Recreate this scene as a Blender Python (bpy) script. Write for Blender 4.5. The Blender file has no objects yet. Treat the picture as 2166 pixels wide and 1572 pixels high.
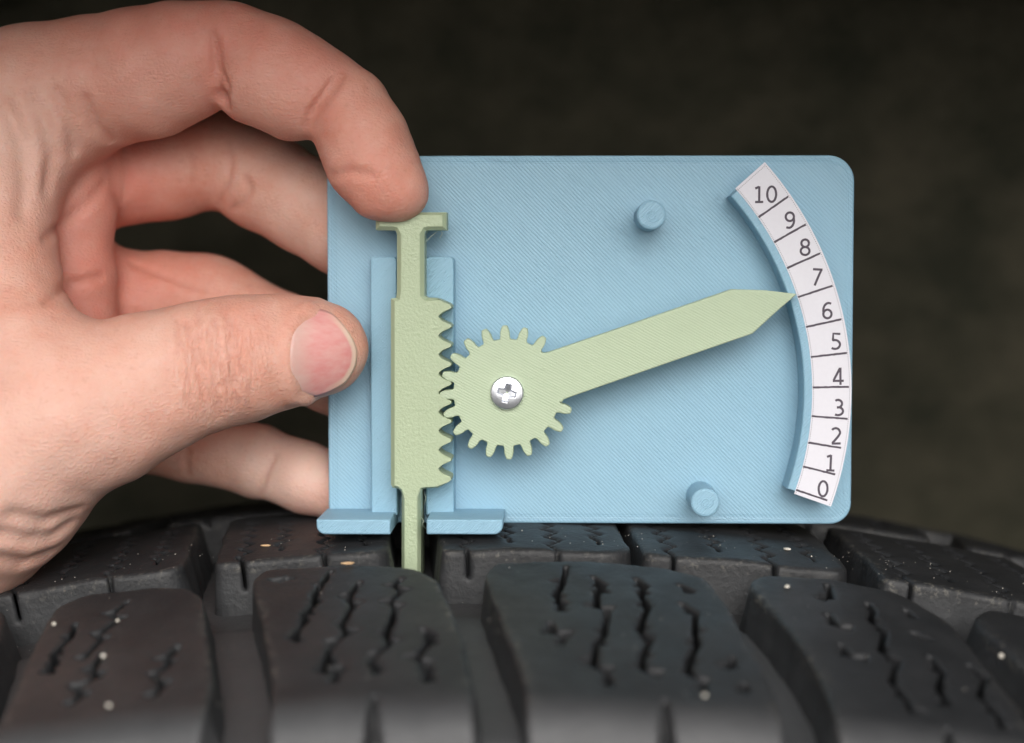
import bpy, bmesh, math, random
import numpy as np
from mathutils import Matrix, Vector
from mathutils.geometry import delaunay_2d_cdt

random.seed(7)
rng = np.random.default_rng(7)
S = 0.001                                   # all construction numbers are millimetres
sc = bpy.context.scene
COL = sc.collection

# ------------------------------------------------------------------ camera
FPX, W, H = 3735.0, 2166.0, 1572.0          # focal length and frame in photograph pixels
VPX, VPY = 1170.0, 590.0                    # where the gauge plate's normal meets the frame
CAM = np.array([0.0, -300.0, 41.7])
_b = -math.atan((H / 2 - VPY) / FPX)
_a = -math.atan((VPX - W / 2) / FPX * math.cos(_b))
FWD = np.array([math.sin(_a) * math.cos(_b), math.cos(_a) * math.cos(_b), math.sin(_b)])
RGT = np.array([math.cos(_a), -math.sin(_a), 0.0])
UPV = np.cross(RGT, FWD)
cd = bpy.data.cameras.new('camera')
cam = bpy.data.objects.new('camera', cd); COL.objects.link(cam)
cd.sensor_fit = 'HORIZONTAL'; cd.sensor_width = 36.0; cd.lens = FPX / W * 36.0
cd.clip_start = 0.01; cd.clip_end = 50.0
cd.dof.use_dof = True; cd.dof.focus_distance = 0.2905; cd.dof.aperture_fstop = 10.0; cd.dof.aperture_blades = 0
m = Matrix(((RGT[0], UPV[0], -FWD[0], CAM[0] * S), (RGT[1], UPV[1], -FWD[1], CAM[1] * S),
            (RGT[2], UPV[2], -FWD[2], CAM[2] * S), (0, 0, 0, 1)))
cam.matrix_world = m
sc.camera = cam

# ------------------------------------------------------------------ overcast daylight
SUN_EL, SUN_AZ = 28.5, 5.0                # azimuth seen from the gauge: 0 = from behind the camera, negative = from its left
wd = bpy.data.worlds.new('World'); sc.world = wd; wd.use_nodes = True
wn = wd.node_tree.nodes; wl = wd.node_tree.links
sky = wn.new('ShaderNodeTexSky'); sky.sky_type = 'NISHITA'; sky.sun_disc = False
sky.sun_elevation = math.radians(SUN_EL); sky.sun_rotation = math.radians(180.0 - SUN_AZ)
sky.dust_density = 6.0; sky.air_density = 1.0
hs = wn.new('ShaderNodeHueSaturation'); hs.inputs['Saturation'].default_value = 0.22
wl.new(sky.outputs[0], hs.inputs['Color'])
wl.new(hs.outputs[0], wn['Background'].inputs['Color'])
wn['Background'].inputs['Strength'].default_value = 0.13
sd = bpy.data.lights.new('sun', 'SUN'); sd.energy = 1.5; sd.angle = math.radians(85); sd.color = (1.0, 0.965, 0.92)
sun = bpy.data.objects.new('sun', sd); COL.objects.link(sun)
_e, _z = math.radians(SUN_EL), math.radians(SUN_AZ)
_to = Vector((math.sin(_z) * math.cos(_e), -math.cos(_z) * math.cos(_e), math.sin(_e)))
sun.rotation_euler = (-_to).to_track_quat('-Z', 'Y').to_euler()
sc.view_settings.view_transform = 'Standard'; sc.view_settings.look = 'None'
sc.view_settings.exposure = 0.04; sc.view_settings.gamma = 1.0
sc.cycles.use_denoising = True

# ------------------------------------------------------------------ helpers
def at(u, v, Y=0.0):
    """photograph pixel -> millimetre point on the plane at depth Y (0 = front face of the plate)"""
    d = FWD * FPX + RGT * (u - W / 2) - UPV * (v - H / 2)
    return CAM + d * ((Y - CAM[1]) / d[1])

def scl(Y):                                  # photograph pixels per millimetre at depth Y
    return FPX / (Y - CAM[1])

def link(name, me, parent=None, mat=None):
    o = bpy.data.objects.new(name, me); COL.objects.link(o)
    if parent is not None: o.parent = parent
    if mat is not None: me.materials.append(mat)
    return o

def empty(name, loc=(0, 0, 0)):
    o = bpy.data.objects.new(name, None); COL.objects.link(o); o.empty_display_size = 0.01
    return o

def tag(o, label=None, cat=None, group=None, kind=None):
    if label: o['label'] = label
    if cat: o['category'] = cat
    if group: o['group'] = group
    if kind: o['kind'] = kind
    return o

def mesh_np(name, verts, faces, smooth=True, sharp=None):
    me = bpy.data.meshes.new(name)
    me.from_pydata((np.asarray(verts) * S).tolist(), [], [list(map(int, f)) for f in faces])
    me.update()
    if smooth: me.shade_smooth()
    if sharp: me.set_sharp_from_angle(angle=math.radians(sharp))
    return me

def offset_poly(P, d):
    """inset a counter-clockwise polygon; d is one distance or one per edge"""
    P = np.asarray(P, float); n = len(P)
    d = np.full(n, d, float) if np.isscalar(d) else np.asarray(d, float)
    E = np.roll(P, -1, 0) - P
    L = np.linalg.norm(E, axis=1, keepdims=True); E = E / np.maximum(L, 1e-9)
    N = np.stack([-E[:, 1], E[:, 0]], 1)
    out = np.empty_like(P)
    for i in range(n):
        a, b = (i - 1) % n, i
        n1, n2, d1, d2 = N[a], N[b], d[a], d[b]
        den = n1[0] * n2[1] - n1[1] * n2[0]
        if abs(den) < 0.15:
            nn = n1 + n2; nn /= np.linalg.norm(nn); out[i] = P[i] + nn * (d1 + d2) / 2
        else:
            x = (d1 * n2[1] - d2 * n1[1]) / den; y = (n1[0] * d2 - n2[0] * d1) / den
            v = np.array([x, y]); l = np.linalg.norm(v); mx = 2.2 * max(d1, d2, 1e-6)
            out[i] = P[i] + (v if l < mx else v * mx / l)
    return out

def ccw(P):
    P = np.asarray(P, float); x, y = P[:, 0], P[:, 1]
    return P if np.sum(x * np.roll(y, -1) - np.roll(x, -1) * y) > 0 else P[::-1].copy()

def loft_prism(name, P, layers, parent, mat, sharp=35, back=True):
    """P: outline in (X,Z); layers: [(Y, inset), ...] from the back to the front"""
    P = ccw(P); n = len(P); V = []; F = []
    for (Y, ins) in layers:
        Q = P if (np.isscalar(ins) and abs(ins) < 1e-9) else offset_poly(P, ins)
        V += [(q[0], Y, q[1]) for q in Q]
    for k in range(len(layers) - 1):
        for i in range(n):
            j = (i + 1) % n
            F.append((k * n + i, k * n + j, (k + 1) * n + j, (k + 1) * n + i))
    ns = len(F)
    for (Lk, up) in ((len(layers) - 1, True), (0, False)):      # end faces, cleanly triangulated
        if not up and not back: continue
        Q = [Vector((V[Lk * n + i][0], V[Lk * n + i][2])) for i in range(n)]
        vs, _, fs = delaunay_2d_cdt(Q, [(i, (i + 1) % n) for i in range(n)], [], 1, 1e-5)[:3]
        k = len(V); V += [(q[0], layers[Lk][0], q[1]) for q in vs]
        for t in fs:
            ar = (vs[t[1]] - vs[t[0]]).cross(vs[t[2]] - vs[t[0]])
            if abs(ar) < 1e-7: continue
            t = list(t) if (ar > 0) == up else list(t)[::-1]
            F.append([k + i for i in t])
    me = mesh_np(name, V, F, True, sharp)
    for p in me.polygons:
        if p.index >= ns: p.use_smooth = False
    return link(name, me, parent, mat)

def soft(Yb, Yf, r, n=3):                    # layers of a prism whose front edge is rounded by r
    L = [(Yb, 0.0)]
    for k in range(n + 1):
        t = k / n * math.pi / 2
        L.append((Yf + r * (1 - math.sin(t)), r * (1 - math.cos(t))))
    return L

def rrect(x0, z0, x1, z1, r, n=6):
    rs = r if isinstance(r, (tuple, list)) else (r,) * 4     # bottom-left, bottom-right, top-right, top-left
    P = []
    for (cx, cz, rr, a0) in ((x0, z0, rs[0], 180), (x1, z0, rs[1], 270), (x1, z1, rs[2], 0), (x0, z1, rs[3], 90)):
        sx = 1 if cx == x0 else -1; sz = 1 if cz == z0 else -1
        if rr < 1e-6: P.append((cx, cz)); continue
        for k in range(n + 1):
            t = math.radians(a0 + 90 * k / n)
            P.append((cx + sx * rr + rr * math.cos(t), cz + sz * rr + rr * math.sin(t)))
    return P

# ------------------------------------------------------------------ signed distance volumes -> mesh
def surface_nets(D, org, h):
    nx, ny, nz = D.shape
    ins = D < 0
    c = np.zeros((nx - 1, ny - 1, nz - 1), np.uint8)
    for i in (0, 1):
        for j in (0, 1):
            for k in (0, 1):
                c += ins[i:nx - 1 + i, j:ny - 1 + j, k:nz - 1 + k]
    act = (c > 0) & (c < 8)
    I, J, K = np.nonzero(act)
    idx = np.full(act.shape, -1, np.int64); idx[I, J, K] = np.arange(len(I))
    acc = np.zeros((len(I), 3)); cnt = np.zeros(len(I))
    corner = {}
    for i in (0, 1):
        for j in (0, 1):
            for k in (0, 1):
                corner[(i, j, k)] = D[I + i, J + j, K + k].astype(np.float64)
    for a in range(3):
        for p in (0, 1):
            for q in (0, 1):
                A = [0, 0, 0]; o = [x for x in range(3) if x != a]
                A[o[0]] = p; A[o[1]] = q; B = list(A); B[a] = 1
                da, db = corner[tuple(A)], corner[tuple(B)]
                s = (da < 0) != (db < 0)
                t = np.where(s, da / np.where(s, da - db, 1), 0)
                pt = np.zeros((len(I), 3)); pt[:, o[0]] = p; pt[:, o[1]] = q; pt[:, a] = t
                acc += pt * s[:, None]; cnt += s
    V = (np.stack([I, J, K], 1) + acc / np.maximum(cnt, 1)[:, None]) * h + np.asarray(org)
    F = []
    for a in range(3):
        sl0 = [slice(1, -1)] * 3; sl0[a] = slice(0, -1)
        sl1 = [slice(1, -1)] * 3; sl1[a] = slice(1, None)
        A, B = ins[tuple(sl0)], ins[tuple(sl1)]
        e = np.nonzero(A != B)
        flip = A[e]
        g = [e[0] + (0 if a == 0 else 1), e[1] + (0 if a == 1 else 1), e[2] + (0 if a == 2 else 1)]
        b_, c_ = (a + 1) % 3, (a + 2) % 3
        q = []
        for (db, dc) in ((-1, -1), (0, -1), (0, 0), (-1, 0)):
            gg = [g[0].copy(), g[1].copy(), g[2].copy()]
            gg[b_] = gg[b_] + db; gg[c_] = gg[c_] + dc
            q.append(idx[gg[0], gg[1], gg[2]])
        q = np.stack(q, 1)
        q[~flip] = q[~flip][:, ::-1]
        F.append(q)
    F = np.concatenate(F); F = F[(F >= 0).all(1)]
    return V, F

def mesh_quads(name, V, F):
    me = bpy.data.meshes.new(name)
    me.vertices.add(len(V)); me.vertices.foreach_set('co', (np.asarray(V) * S).astype(np.float32).ravel())
    me.loops.add(F.size); me.loops.foreach_set('vertex_index', F.astype(np.int32).ravel())
    me.polygons.add(len(F)); me.polygons.foreach_set('loop_start', (np.arange(len(F)) * 4).astype(np.int32))
    me.polygons.foreach_set('loop_total', np.full(len(F), 4, np.int32))
    me.update(calc_edges=True); me.validate(); me.shade_smooth()
    return me

def attr(me, name, vals):
    a = me.attributes.new(name, 'FLOAT', 'POINT'); a.data.foreach_set('value', np.asarray(vals, np.float32))

# ------------------------------------------------------------------ materials
class NT:
    def __init__(s, name):
        s.m = bpy.data.materials.new(name); s.m.use_nodes = True
        s.n = s.m.node_tree.nodes; s.l = s.m.node_tree.links; s.b = s.n['Principled BSDF']
    def new(s, t, **kw):
        x = s.n.new(t)
        for k, v in kw.items(): setattr(x, k, v)
        return x
    def put(s, a, b): s.l.new(a, b)
    def obj(s):
        if not hasattr(s, '_o'): s._o = s.new('ShaderNodeTexCoord').outputs['Object']
        return s._o
    def math(s, op, a, b=None, c=None):
        x = s.new('ShaderNodeMath', operation=op)
        for i, v in enumerate((a, b, c)):
            if v is None: continue
            if hasattr(v, 'links'): s.put(v, x.inputs[i])
            else: x.inputs[i].default_value = v
        return x.outputs[0]
    def noise(s, per_mm, detail=2, rough=0.5, vec=None):   # period in millimetres
        x = s.new('ShaderNodeTexNoise'); x.inputs['Scale'].default_value = 1000.0 / per_mm
        x.inputs['Detail'].default_value = detail; x.inputs['Roughness'].default_value = rough
        s.put(vec if vec is not None else s.obj(), x.inputs['Vector']); return x.outputs['Fac']
    def ramp(s, f, stops):
        x = s.new('ShaderNodeValToRGB'); s.put(f, x.inputs[0]); e = x.color_ramp.elements
        while len(e) < len(stops): e.new(0.5)
        for i, (p, c) in enumerate(stops):
            e[i].position = p; e[i].color = (*c, 1) if len(c) == 3 else c
        return x.outputs[0]
    def mix(s, f, a, b, mode='MIX'):
        x = s.new('ShaderNodeMix', data_type='RGBA', blend_type=mode)
        for v, i in ((f, 0), (a, 6), (b, 7)):
            if hasattr(v, 'links'): s.put(v, x.inputs[i])
            elif i == 0: x.inputs[0].default_value = v
            else: x.inputs[i].default_value = (*v, 1)
        return x.outputs[2]
    def bump(s, h, dist_mm, strength=1.0, prev=None):
        x = s.new('ShaderNodeBump'); x.inputs['Distance'].default_value = dist_mm * S
        x.inputs['Strength'].default_value = strength; s.put(h, x.inputs['Height'])
        if prev is not None: s.put(prev, x.inputs['Normal'])
        return x.outputs[0]
    def set(s, **kw):
        for k, v in kw.items():
            i = s.b.inputs[k.replace('_', ' ')]
            if hasattr(v, 'links'): s.put(v, i)
            else: i.default_value = (*v, 1) if isinstance(v, tuple) and len(v) == 3 and i.type == 'RGBA' else v
        return s.m

def printed_plastic(name, col, col2, period, ang, amp, mode='lines', layer=True):
    t = NT(name)
    sep = t.new('ShaderNodeSeparateXYZ'); t.put(t.obj(), sep.inputs[0])
    x, y, z = sep.outputs
    geo = t.new('ShaderNodeNewGeometry'); sn = t.new('ShaderNodeSeparateXYZ'); t.put(geo.outputs['True Normal'], sn.inputs[0])
    front = t.math('GREATER_THAN', t.math('ABSOLUTE', sn.outputs[1]), 0.8)
    wob = t.math('MULTIPLY', t.math('SUBTRACT', t.noise(9, 2), 0.5), 0.00035)
    ca, sa = math.cos(math.radians(ang)), math.sin(math.radians(ang))
    p = t.math('ADD', t.math('ADD', t.math('MULTIPLY', x, ca), t.math('MULTIPLY', z, sa)), wob)
    ridge = t.math('ABSOLUTE', t.math('SINE', t.math('MULTIPLY', p, math.pi / (period * S))))
    ridge = t.math('POWER', ridge, 0.6)
    # every extrusion line differs a little in height and gloss
    ln = t.math('FLOOR', t.math('DIVIDE', p, period * S))
    wnz = t.new('ShaderNodeTexWhiteNoise', noise_dimensions='1D'); t.put(ln, wnz.inputs['W'])
    ridge = t.math('MULTIPLY', ridge, t.math('ADD', 0.85, t.math('MULTIPLY', wnz.outputs[0], 0.25)))
    lay = t.math('ABSOLUTE', t.math('SINE', t.math('MULTIPLY', y, math.pi / (0.28 * S))))
    if mode == 'lines':
        hgt = ridge
        grain = t.noise(0.5, 2, 0.6)
        hgt = t.math('ADD', hgt, t.math('MULTIPLY', grain, 0.55))
        spk = t.ramp(t.noise(0.42, 1, 0.5), [(0.66, (0, 0, 0)), (0.74, (1, 1, 1))])
        hgt = t.math('ADD', hgt, t.math('MULTIPLY', spk, t.math('MULTIPLY', t.noise(12, 2), 1.6)))
    else:                                    # textured build plate: pebbled skin
        g = t.noise(0.5, 3, 0.6)
        hgt = t.math('MULTIPLY', t.math('POWER', g, 1.6), 3.0)
    mixh = t.math('ADD', t.math('MULTIPLY', hgt, front), t.math('MULTIPLY', lay, t.math('SUBTRACT', 1.0, front)))
    n1 = t.bump(mixh, amp, 1.0)
    blot = t.noise(14, 3, 0.6)
    c = t.mix(t.math('MULTIPLY', blot, 0.9), col, col2)
    fine = t.noise(0.35, 1)
    c = t.mix(t.math('MULTIPLY', fine, 0.16), c, (col[0] * 1.25, col[1] * 1.2, col[2] * 1.15))
    rg = t.math('ADD', 0.30, t.math('MULTIPLY', t.noise(1.4, 2), 0.22))
    return t.set(Base_Color=c, Roughness=rg, Normal=n1, Subsurface_Weight=0.06, Subsurface_Radius=(0.001, 0.001, 0.001), Subsurface_Scale=1.0)

BLUE = printed_plastic('blue_plastic', (0.242, 0.432, 0.570), (0.276, 0.474, 0.608), 0.50, 45, 0.05)
BLUE_SMALL = printed_plastic('blue_plastic_fine', (0.242, 0.432, 0.570), (0.276, 0.474, 0.608), 0.40, -45, 0.05)
GREEN_LINES = printed_plastic('green_plastic_lines', (0.405, 0.498, 0.345), (0.440, 0.530, 0.372), 0.42, 62, 0.035)
GREEN_PEBBLE = printed_plastic('green_plastic_pebbled', (0.375, 0.455, 0.300), (0.41, 0.490, 0.328), 0.42, 0, 0.048, 'pebble')

def mat_paper():
    t = NT('white_paper')
    return t.set(Base_Color=t.mix(t.noise(0.6, 3), (0.705, 0.695, 0.755), (0.75, 0.74, 0.80)), Roughness=0.85, Normal=t.bump(t.noise(0.3, 3), 0.02))
PAPER = mat_paper()
def mat_ink():
    t = NT('printed_ink')
    return t.set(Base_Color=t.mix(t.noise(0.25, 2), (0.045, 0.035, 0.05), (0.13, 0.11, 0.14)), Roughness=0.8)
INK = mat_ink()
def mat_steel():
    t = NT('zinc_plated_steel')
    return t.set(Base_Color=t.mix(t.noise(1.2, 3), (0.70, 0.73, 0.80), (0.84, 0.86, 0.90)), Metallic=1.0,
                 Roughness=t.math('ADD', 0.26, t.math('MULTIPLY', t.noise(0.5, 3), 0.16)), Normal=t.bump(t.noise(1.0, 3), 0.03))
STEEL = mat_steel()

def mat_rubber():
    t = NT('worn_rubber')
    dust = t.ramp(t.noise(9, 5, 0.65), [(0.40, (0, 0, 0)), (0.75, (1, 1, 1))])
    c = t.mix(t.math('MULTIPLY', dust, 0.55), (0.0178, 0.0188, 0.0210), (0.0355, 0.0362, 0.0385))
    ge = t.new('ShaderNodeNewGeometry')
    sp = t.ramp(t.noise(0.55, 2, 0.6), [(0.70, (0, 0, 0)), (0.76, (1, 1, 1))])
    pat = t.ramp(t.noise(11, 3, 0.6), [(0.45, (0, 0, 0)), (0.7, (1, 1, 1))])
    c = t.mix(t.math('MULTIPLY', t.math('MULTIPLY', sp, pat), 0.55), c, (0.16, 0.135, 0.10))
    at_ = t.new('ShaderNodeAttribute', attribute_name='dusty')
    c = t.mix(t.math('MULTIPLY', at_.outputs['Fac'], t.math('ADD', 0.25, t.math('MULTIPLY', t.noise(2.2, 4, 0.65), 0.9))), c, (0.044, 0.046, 0.049))
    sf = t.new('ShaderNodeAttribute', attribute_name='scuffed').outputs['Fac']       # grit and scuffs along the block edges
    gr = t.ramp(t.noise(0.9, 4, 0.7), [(0.52, (0, 0, 0)), (0.66, (1, 1, 1))])
    gp = t.ramp(t.noise(14, 3, 0.6), [(0.42, (0, 0, 0)), (0.62, (1, 1, 1))])
    c = t.mix(t.math('MULTIPLY', t.math('MULTIPLY', sf, gr), t.math('ADD', 0.15, t.math('MULTIPLY', gp, 0.65))), c, (0.15, 0.14, 0.12))
    sd_ = t.new('ShaderNodeAttribute', attribute_name='unworn')
    c = t.mix(t.math('MULTIPLY', sd_.outputs['Fac'], t.math('ADD', 0.55, t.math('MULTIPLY', t.noise(5, 4, 0.6), 0.5))), c, (0.086, 0.087, 0.091))
    h = t.math('ADD', t.noise(0.8, 4, 0.6), t.math('MULTIPLY', t.noise(6, 3), 1.5))
    rg = t.math('ADD', 0.42, t.math('MULTIPLY', t.noise(4, 4, 0.6), 0.25))
    return t.set(Base_Color=c, Roughness=rg, Normal=t.bump(h, 0.13), Specular_IOR_Level=0.42)
RUBBER = mat_rubber()

def mat_felt():
    t = NT('felt_liner')
    c = t.mix(t.ramp(t.noise(26, 5, 0.68), [(0.34, (0, 0, 0)), (0.66, (1, 1, 1))]), (0.078, 0.082, 0.058), (0.200, 0.182, 0.130))
    c = t.mix(t.math('MULTIPLY', t.noise(2.5, 3), 0.5), c, (0.115, 0.108, 0.082))
    return t.set(Base_Color=c, Roughness=0.95, Specular_IOR_Level=0.15, Normal=t.bump(t.noise(2.0, 4), 0.6))
FELT = mat_felt()

def plain(name, c1, c2, rough=0.7, per=0.8):
    t = NT(name)
    return t.set(Base_Color=t.mix(t.noise(per, 3), c1, c2), Roughness=rough, Normal=t.bump(t.noise(per * 0.5, 3), 0.05))
SEED = plain('dry_husk', (0.42, 0.25, 0.12), (0.62, 0.44, 0.26))
GRIT = plain('pale_grit', (0.45, 0.41, 0.34), (0.75, 0.72, 0.66))
STRAND = plain('plastic_strand', (0.5, 0.58, 0.45), (0.6, 0.66, 0.55), 0.35)

def mat_skin():
    t = NT('skin')
    red = t.new('ShaderNodeAttribute', attribute_name='red').outputs['Fac']
    pale = t.new('ShaderNodeAttribute', attribute_name='pale').outputs['Fac']
    mott = t.noise(6, 5, 0.7)
    c = t.mix(t.ramp(mott, [(0.30, (0, 0, 0)), (0.72, (1, 1, 1))]), (0.650, 0.302, 0.218), (0.720, 0.445, 0.362))
    c = t.mix(t.math('MULTIPLY', red, t.math('ADD', 0.35, t.math('MULTIPLY', t.noise(3.5, 4, 0.65), 0.75))), c, (0.67, 0.235, 0.180))
    c = t.mix(t.math('MULTIPLY', pale, 0.7), c, (0.76, 0.555, 0.475))
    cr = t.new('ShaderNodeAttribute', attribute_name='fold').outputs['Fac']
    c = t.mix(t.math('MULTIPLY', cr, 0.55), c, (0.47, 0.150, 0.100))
    fr = t.ramp(t.noise(1.1, 3, 0.6), [(0.28, (1, 1, 1)), (0.42, (0, 0, 0))])
    c = t.mix(t.math('MULTIPLY', fr, 0.22), c, (0.47, 0.20, 0.13))
    # fine skin relief: cells plus short lines
    vo = t.new('ShaderNodeTexVoronoi', feature='DISTANCE_TO_EDGE'); vo.inputs['Scale'].default_value = 1000 / 0.75
    t.put(t.obj(), vo.inputs['Vector'])
    mp = t.new('ShaderNodeMapping'); mp.inputs['Scale'].default_value = (0.28, 1, 1.0); mp.inputs['Rotation'].default_value = (0, 0.25, 0)
    t.put(t.obj(), mp.inputs[0])
    ln = t.noise(0.42, 3, 0.6, mp.outputs[0])
    h = t.math('ADD', t.math('MULTIPLY', vo.outputs[0], 0.9), t.math('MULTIPLY', ln, 1.1))
    n1 = t.bump(h, 0.12)
    kn = t.new('ShaderNodeAttribute', attribute_name='knuckle').outputs['Fac']      # loose skin over the thumb joint lies in cross folds
    mk = t.new('ShaderNodeMapping'); mk.inputs['Scale'].default_value = (1, 0.5, 0.22); mk.inputs['Rotation'].default_value = (0, -0.2, 0); t.put(t.obj(), mk.inputs[0])
    wr = t.noise(1.5, 3, 0.55, mk.outputs[0])
    wr = t.math('ABSOLUTE', t.math('SUBTRACT', wr, 0.5))
    n1 = t.bump(t.math('MULTIPLY', t.math('MULTIPLY', wr, kn), 4.0), 0.22, 1.0, n1)
    c = t.mix(t.math('MULTIPLY', kn, t.ramp(wr, [(0.0, (0.16, 0.16, 0.16)), (0.05, (0, 0, 0))])), c, (0.47, 0.165, 0.11))
    rg = t.math('ADD', 0.44, t.math('MULTIPLY', t.noise(3, 3), 0.16))
    return t.set(Base_Color=c, Roughness=rg, Normal=n1, Subsurface_Weight=0.4, Subsurface_Radius=(1.0, 0.36, 0.22),
                 Subsurface_Scale=0.0020, Specular_IOR_Level=0.42)
SKIN = mat_skin()
def mat_nail():
    t = NT('finger_nail')
    tip = t.new('ShaderNodeAttribute', attribute_name='tip').outputs['Fac']
    lun = t.new('ShaderNodeAttribute', attribute_name='lunula').outputs['Fac']
    mp = t.new('ShaderNodeMapping'); mp.inputs['Scale'].default_value = (0.10, 1, 1); t.put(t.obj(), mp.inputs[0])
    st = t.noise(1.6, 3, 0.6, mp.outputs[0])
    c = t.mix(t.ramp(st, [(0.3, (0, 0, 0)), (0.72, (1, 1, 1))]), (0.71, 0.275, 0.262), (0.75, 0.41, 0.38))
    c = t.mix(t.math('MULTIPLY', lun, 0.55), c, (0.66, 0.51, 0.44))
    c = t.mix(t.math('MULTIPLY', tip, 0.75), c, (0.76, 0.60, 0.47))
    return t.set(Base_Color=c, Roughness=0.34, Specular_IOR_Level=0.35, Normal=t.bump(st, 0.05), Subsurface_Weight=0.2, Subsurface_Radius=(1.0, 0.4, 0.3), Subsurface_Scale=0.0008)
NAIL = mat_nail()

# ------------------------------------------------------------------ the wheel housing behind the tyre
TR, TX, TYC = 430.0, -8.0, 25.0               # tyre radius, its apex in X, its mid plane in Y
def build_liner():
    V, F = [], []
    R = TR + 122; zc = 2.0 - TR
    prof = [(-122, R + 9), (-120, R + 2), (-100, R), (85, R + 2), (118, R), (126, R - 3), (132, R - 10), (165, R - 48), (222, R - 105), (275, R - 170), (290, R - 330)]
    n = 72
    for (Y, r) in prof:
        for i in range(n + 1):
            a = math.radians(-62 + 124 * i / n)
            rr = r + 1.5 * math.sin(i * 0.9 + Y * 0.05)
            V.append((TX + rr * math.sin(a), Y, zc + rr * math.cos(a)))
    for k in range(len(prof) - 1):
        for i in range(n):
            q = k * (n + 1) + i
            F.append((q, q + 1, q + n + 2, q + n + 1))
    o = link('wheel_arch_liner', mesh_np('wheel_arch_liner', V, F, True, 60), None, FELT)
    sm = o.modifiers.new('thickness', 'SOLIDIFY'); sm.thickness = 0.004
    tag(o, 'dark brown felt wheel arch liner behind the tyre', 'wheel arch', kind='structure')
build_liner()

# ------------------------------------------------------------------ tyre
# cross-section by arc length s from the mid plane towards the camera: slope angle, then (Y, Z)
_ss = np.linspace(-10, 215, 1126)
def _phi(s):
    f = 0.2793 * s / 102
    k = np.clip((s - 97.0) / 12.0, 0, 1); k = k * k * (3 - 2 * k)
    f = np.minimum(f, 0.2793 * 1.02) + k * math.radians(54)
    return f + np.clip((s - 125) / 90, 0, 1) * math.radians(12)
_ph = _phi(_ss); _ds = _ss[1] - _ss[0]
_yy = np.concatenate([[0], np.cumsum(np.cos((_ph[1:] + _ph[:-1]) / 2) * _ds)])
_zz = np.concatenate([[0], np.cumsum(np.sin((_ph[1:] + _ph[:-1]) / 2) * _ds)])
_i0 = np.argmin(abs(_ss)); _yy -= _yy[_i0]; _zz -= _zz[_i0]
_i1 = np.argmin(abs(_yy - TYC)); ZTOP = _zz[_i1]         # crown sits this far above the tread under the plate

def tyre_pt(a, s, h):
    """a: arc length along the tread from the apex, s: towards the camera, h: height over the tread surface"""
    a, s, h = np.broadcast_arrays(np.asarray(a, float), np.asarray(s, float), np.asarray(h, float))
    sg = np.where(s < 0, -1.0, 1.0); sa = np.abs(s)
    y = np.interp(sa, _ss, _yy); z = np.interp(sa, _ss, _zz); ph = np.interp(sa, _ss, _ph)
    Y = TYC - sg * (y + h * np.sin(ph)); q = -z + h * np.cos(ph)
    r = TR + q
    return np.stack([TX + r * np.sin(a / TR), Y, ZTOP - TR + r * np.cos(a / TR)], -1)

_sg = np.arange(0, 140, 0.25)
_pY = TYC - np.interp(_sg, _ss, _yy); _pZ = np.interp(_sg, _ss, _zz)
def on_tyre(u, v):
    """photograph pixel -> (a, s) where its ray meets the tread surface"""
    d = FWD * FPX + RGT * (u - W / 2) - UPV * (v - H / 2); d = d / d[1]
    ts = np.arange(200.0, 360.0, 0.2)
    P = CAM[None] + d[None] * ts[:, None]
    s_of = np.interp(TYC - P[:, 1], np.interp(_sg, _ss, _yy), _sg)
    surf = TR - np.interp(s_of, _ss, _zz)
    rr = np.hypot(P[:, 0] - TX, P[:, 2] - (ZTOP - TR))
    k = np.nonzero((rr < surf) & (P[:, 1] > TYC - _yy[np.argmin(abs(_ss - 112))]))[0]
    k = k[0] if len(k) else len(ts) - 1
    return TR * math.atan2(P[k, 0] - TX, P[k, 2] - (ZTOP - TR)), s_of[k]

def poly_sdf(A, B, P):
    d = np.full(A.shape, 1e9); ins = np.zeros(A.shape, bool); n = len(P)
    for i in range(n):
        p, q = P[i], P[(i + 1) % n]
        ex, ey = q[0] - p[0], q[1] - p[1]; wx, wy = A - p[0], B - p[1]
        t = np.clip((wx * ex + wy * ey) / (ex * ex + ey * ey + 1e-12), 0, 1)
        d = np.minimum(d, (wx - ex * t) ** 2 + (wy - ey * t) ** 2)
        c = ((p[1] > B) != (q[1] > B)) & (A < (q[0] - p[0]) * (B - p[1]) / (q[1] - p[1] + 1e-12) + p[0])
        ins ^= c
    d = np.sqrt(d); return np.where(ins, -d, d)

def line_sdf(A, B, P):
    d = np.full(A.shape, 1e9)
    for i in range(len(P) - 1):
        p, q = P[i], P[i + 1]
        ex, ey = q[0] - p[0], q[1] - p[1]; wx, wy = A - p[0], B - p[1]
        t = np.clip((wx * ex + wy * ey) / (ex * ex + ey * ey + 1e-12), 0, 1)
        d = np.minimum(d, (wx - ex * t) ** 2 + (wy - ey * t) ** 2)
    return np.sqrt(d)

DEPTH = 8.6
def round_corners(P, r, n=5):
    P = np.asarray(P, float); out = []
    rs = r if isinstance(r, (list, tuple)) else [r] * len(P)
    for i in range(len(P)):
        a, b, c = P[i - 1], P[i], P[(i + 1) % len(P)]
        u = a - b; w = c - b; lu, lw = np.linalg.norm(u), np.linalg.norm(w)
        q = min(rs[i], lu * 0.45, lw * 0.45)
        p0, p1 = b + u / lu * q, b + w / lw * q
        for k in range(n + 1):
            t = k / n; out.append((1 - t) ** 2 * p0 + 2 * t * (1 - t) * b + t * t * p1)
    return np.array(out)

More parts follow.
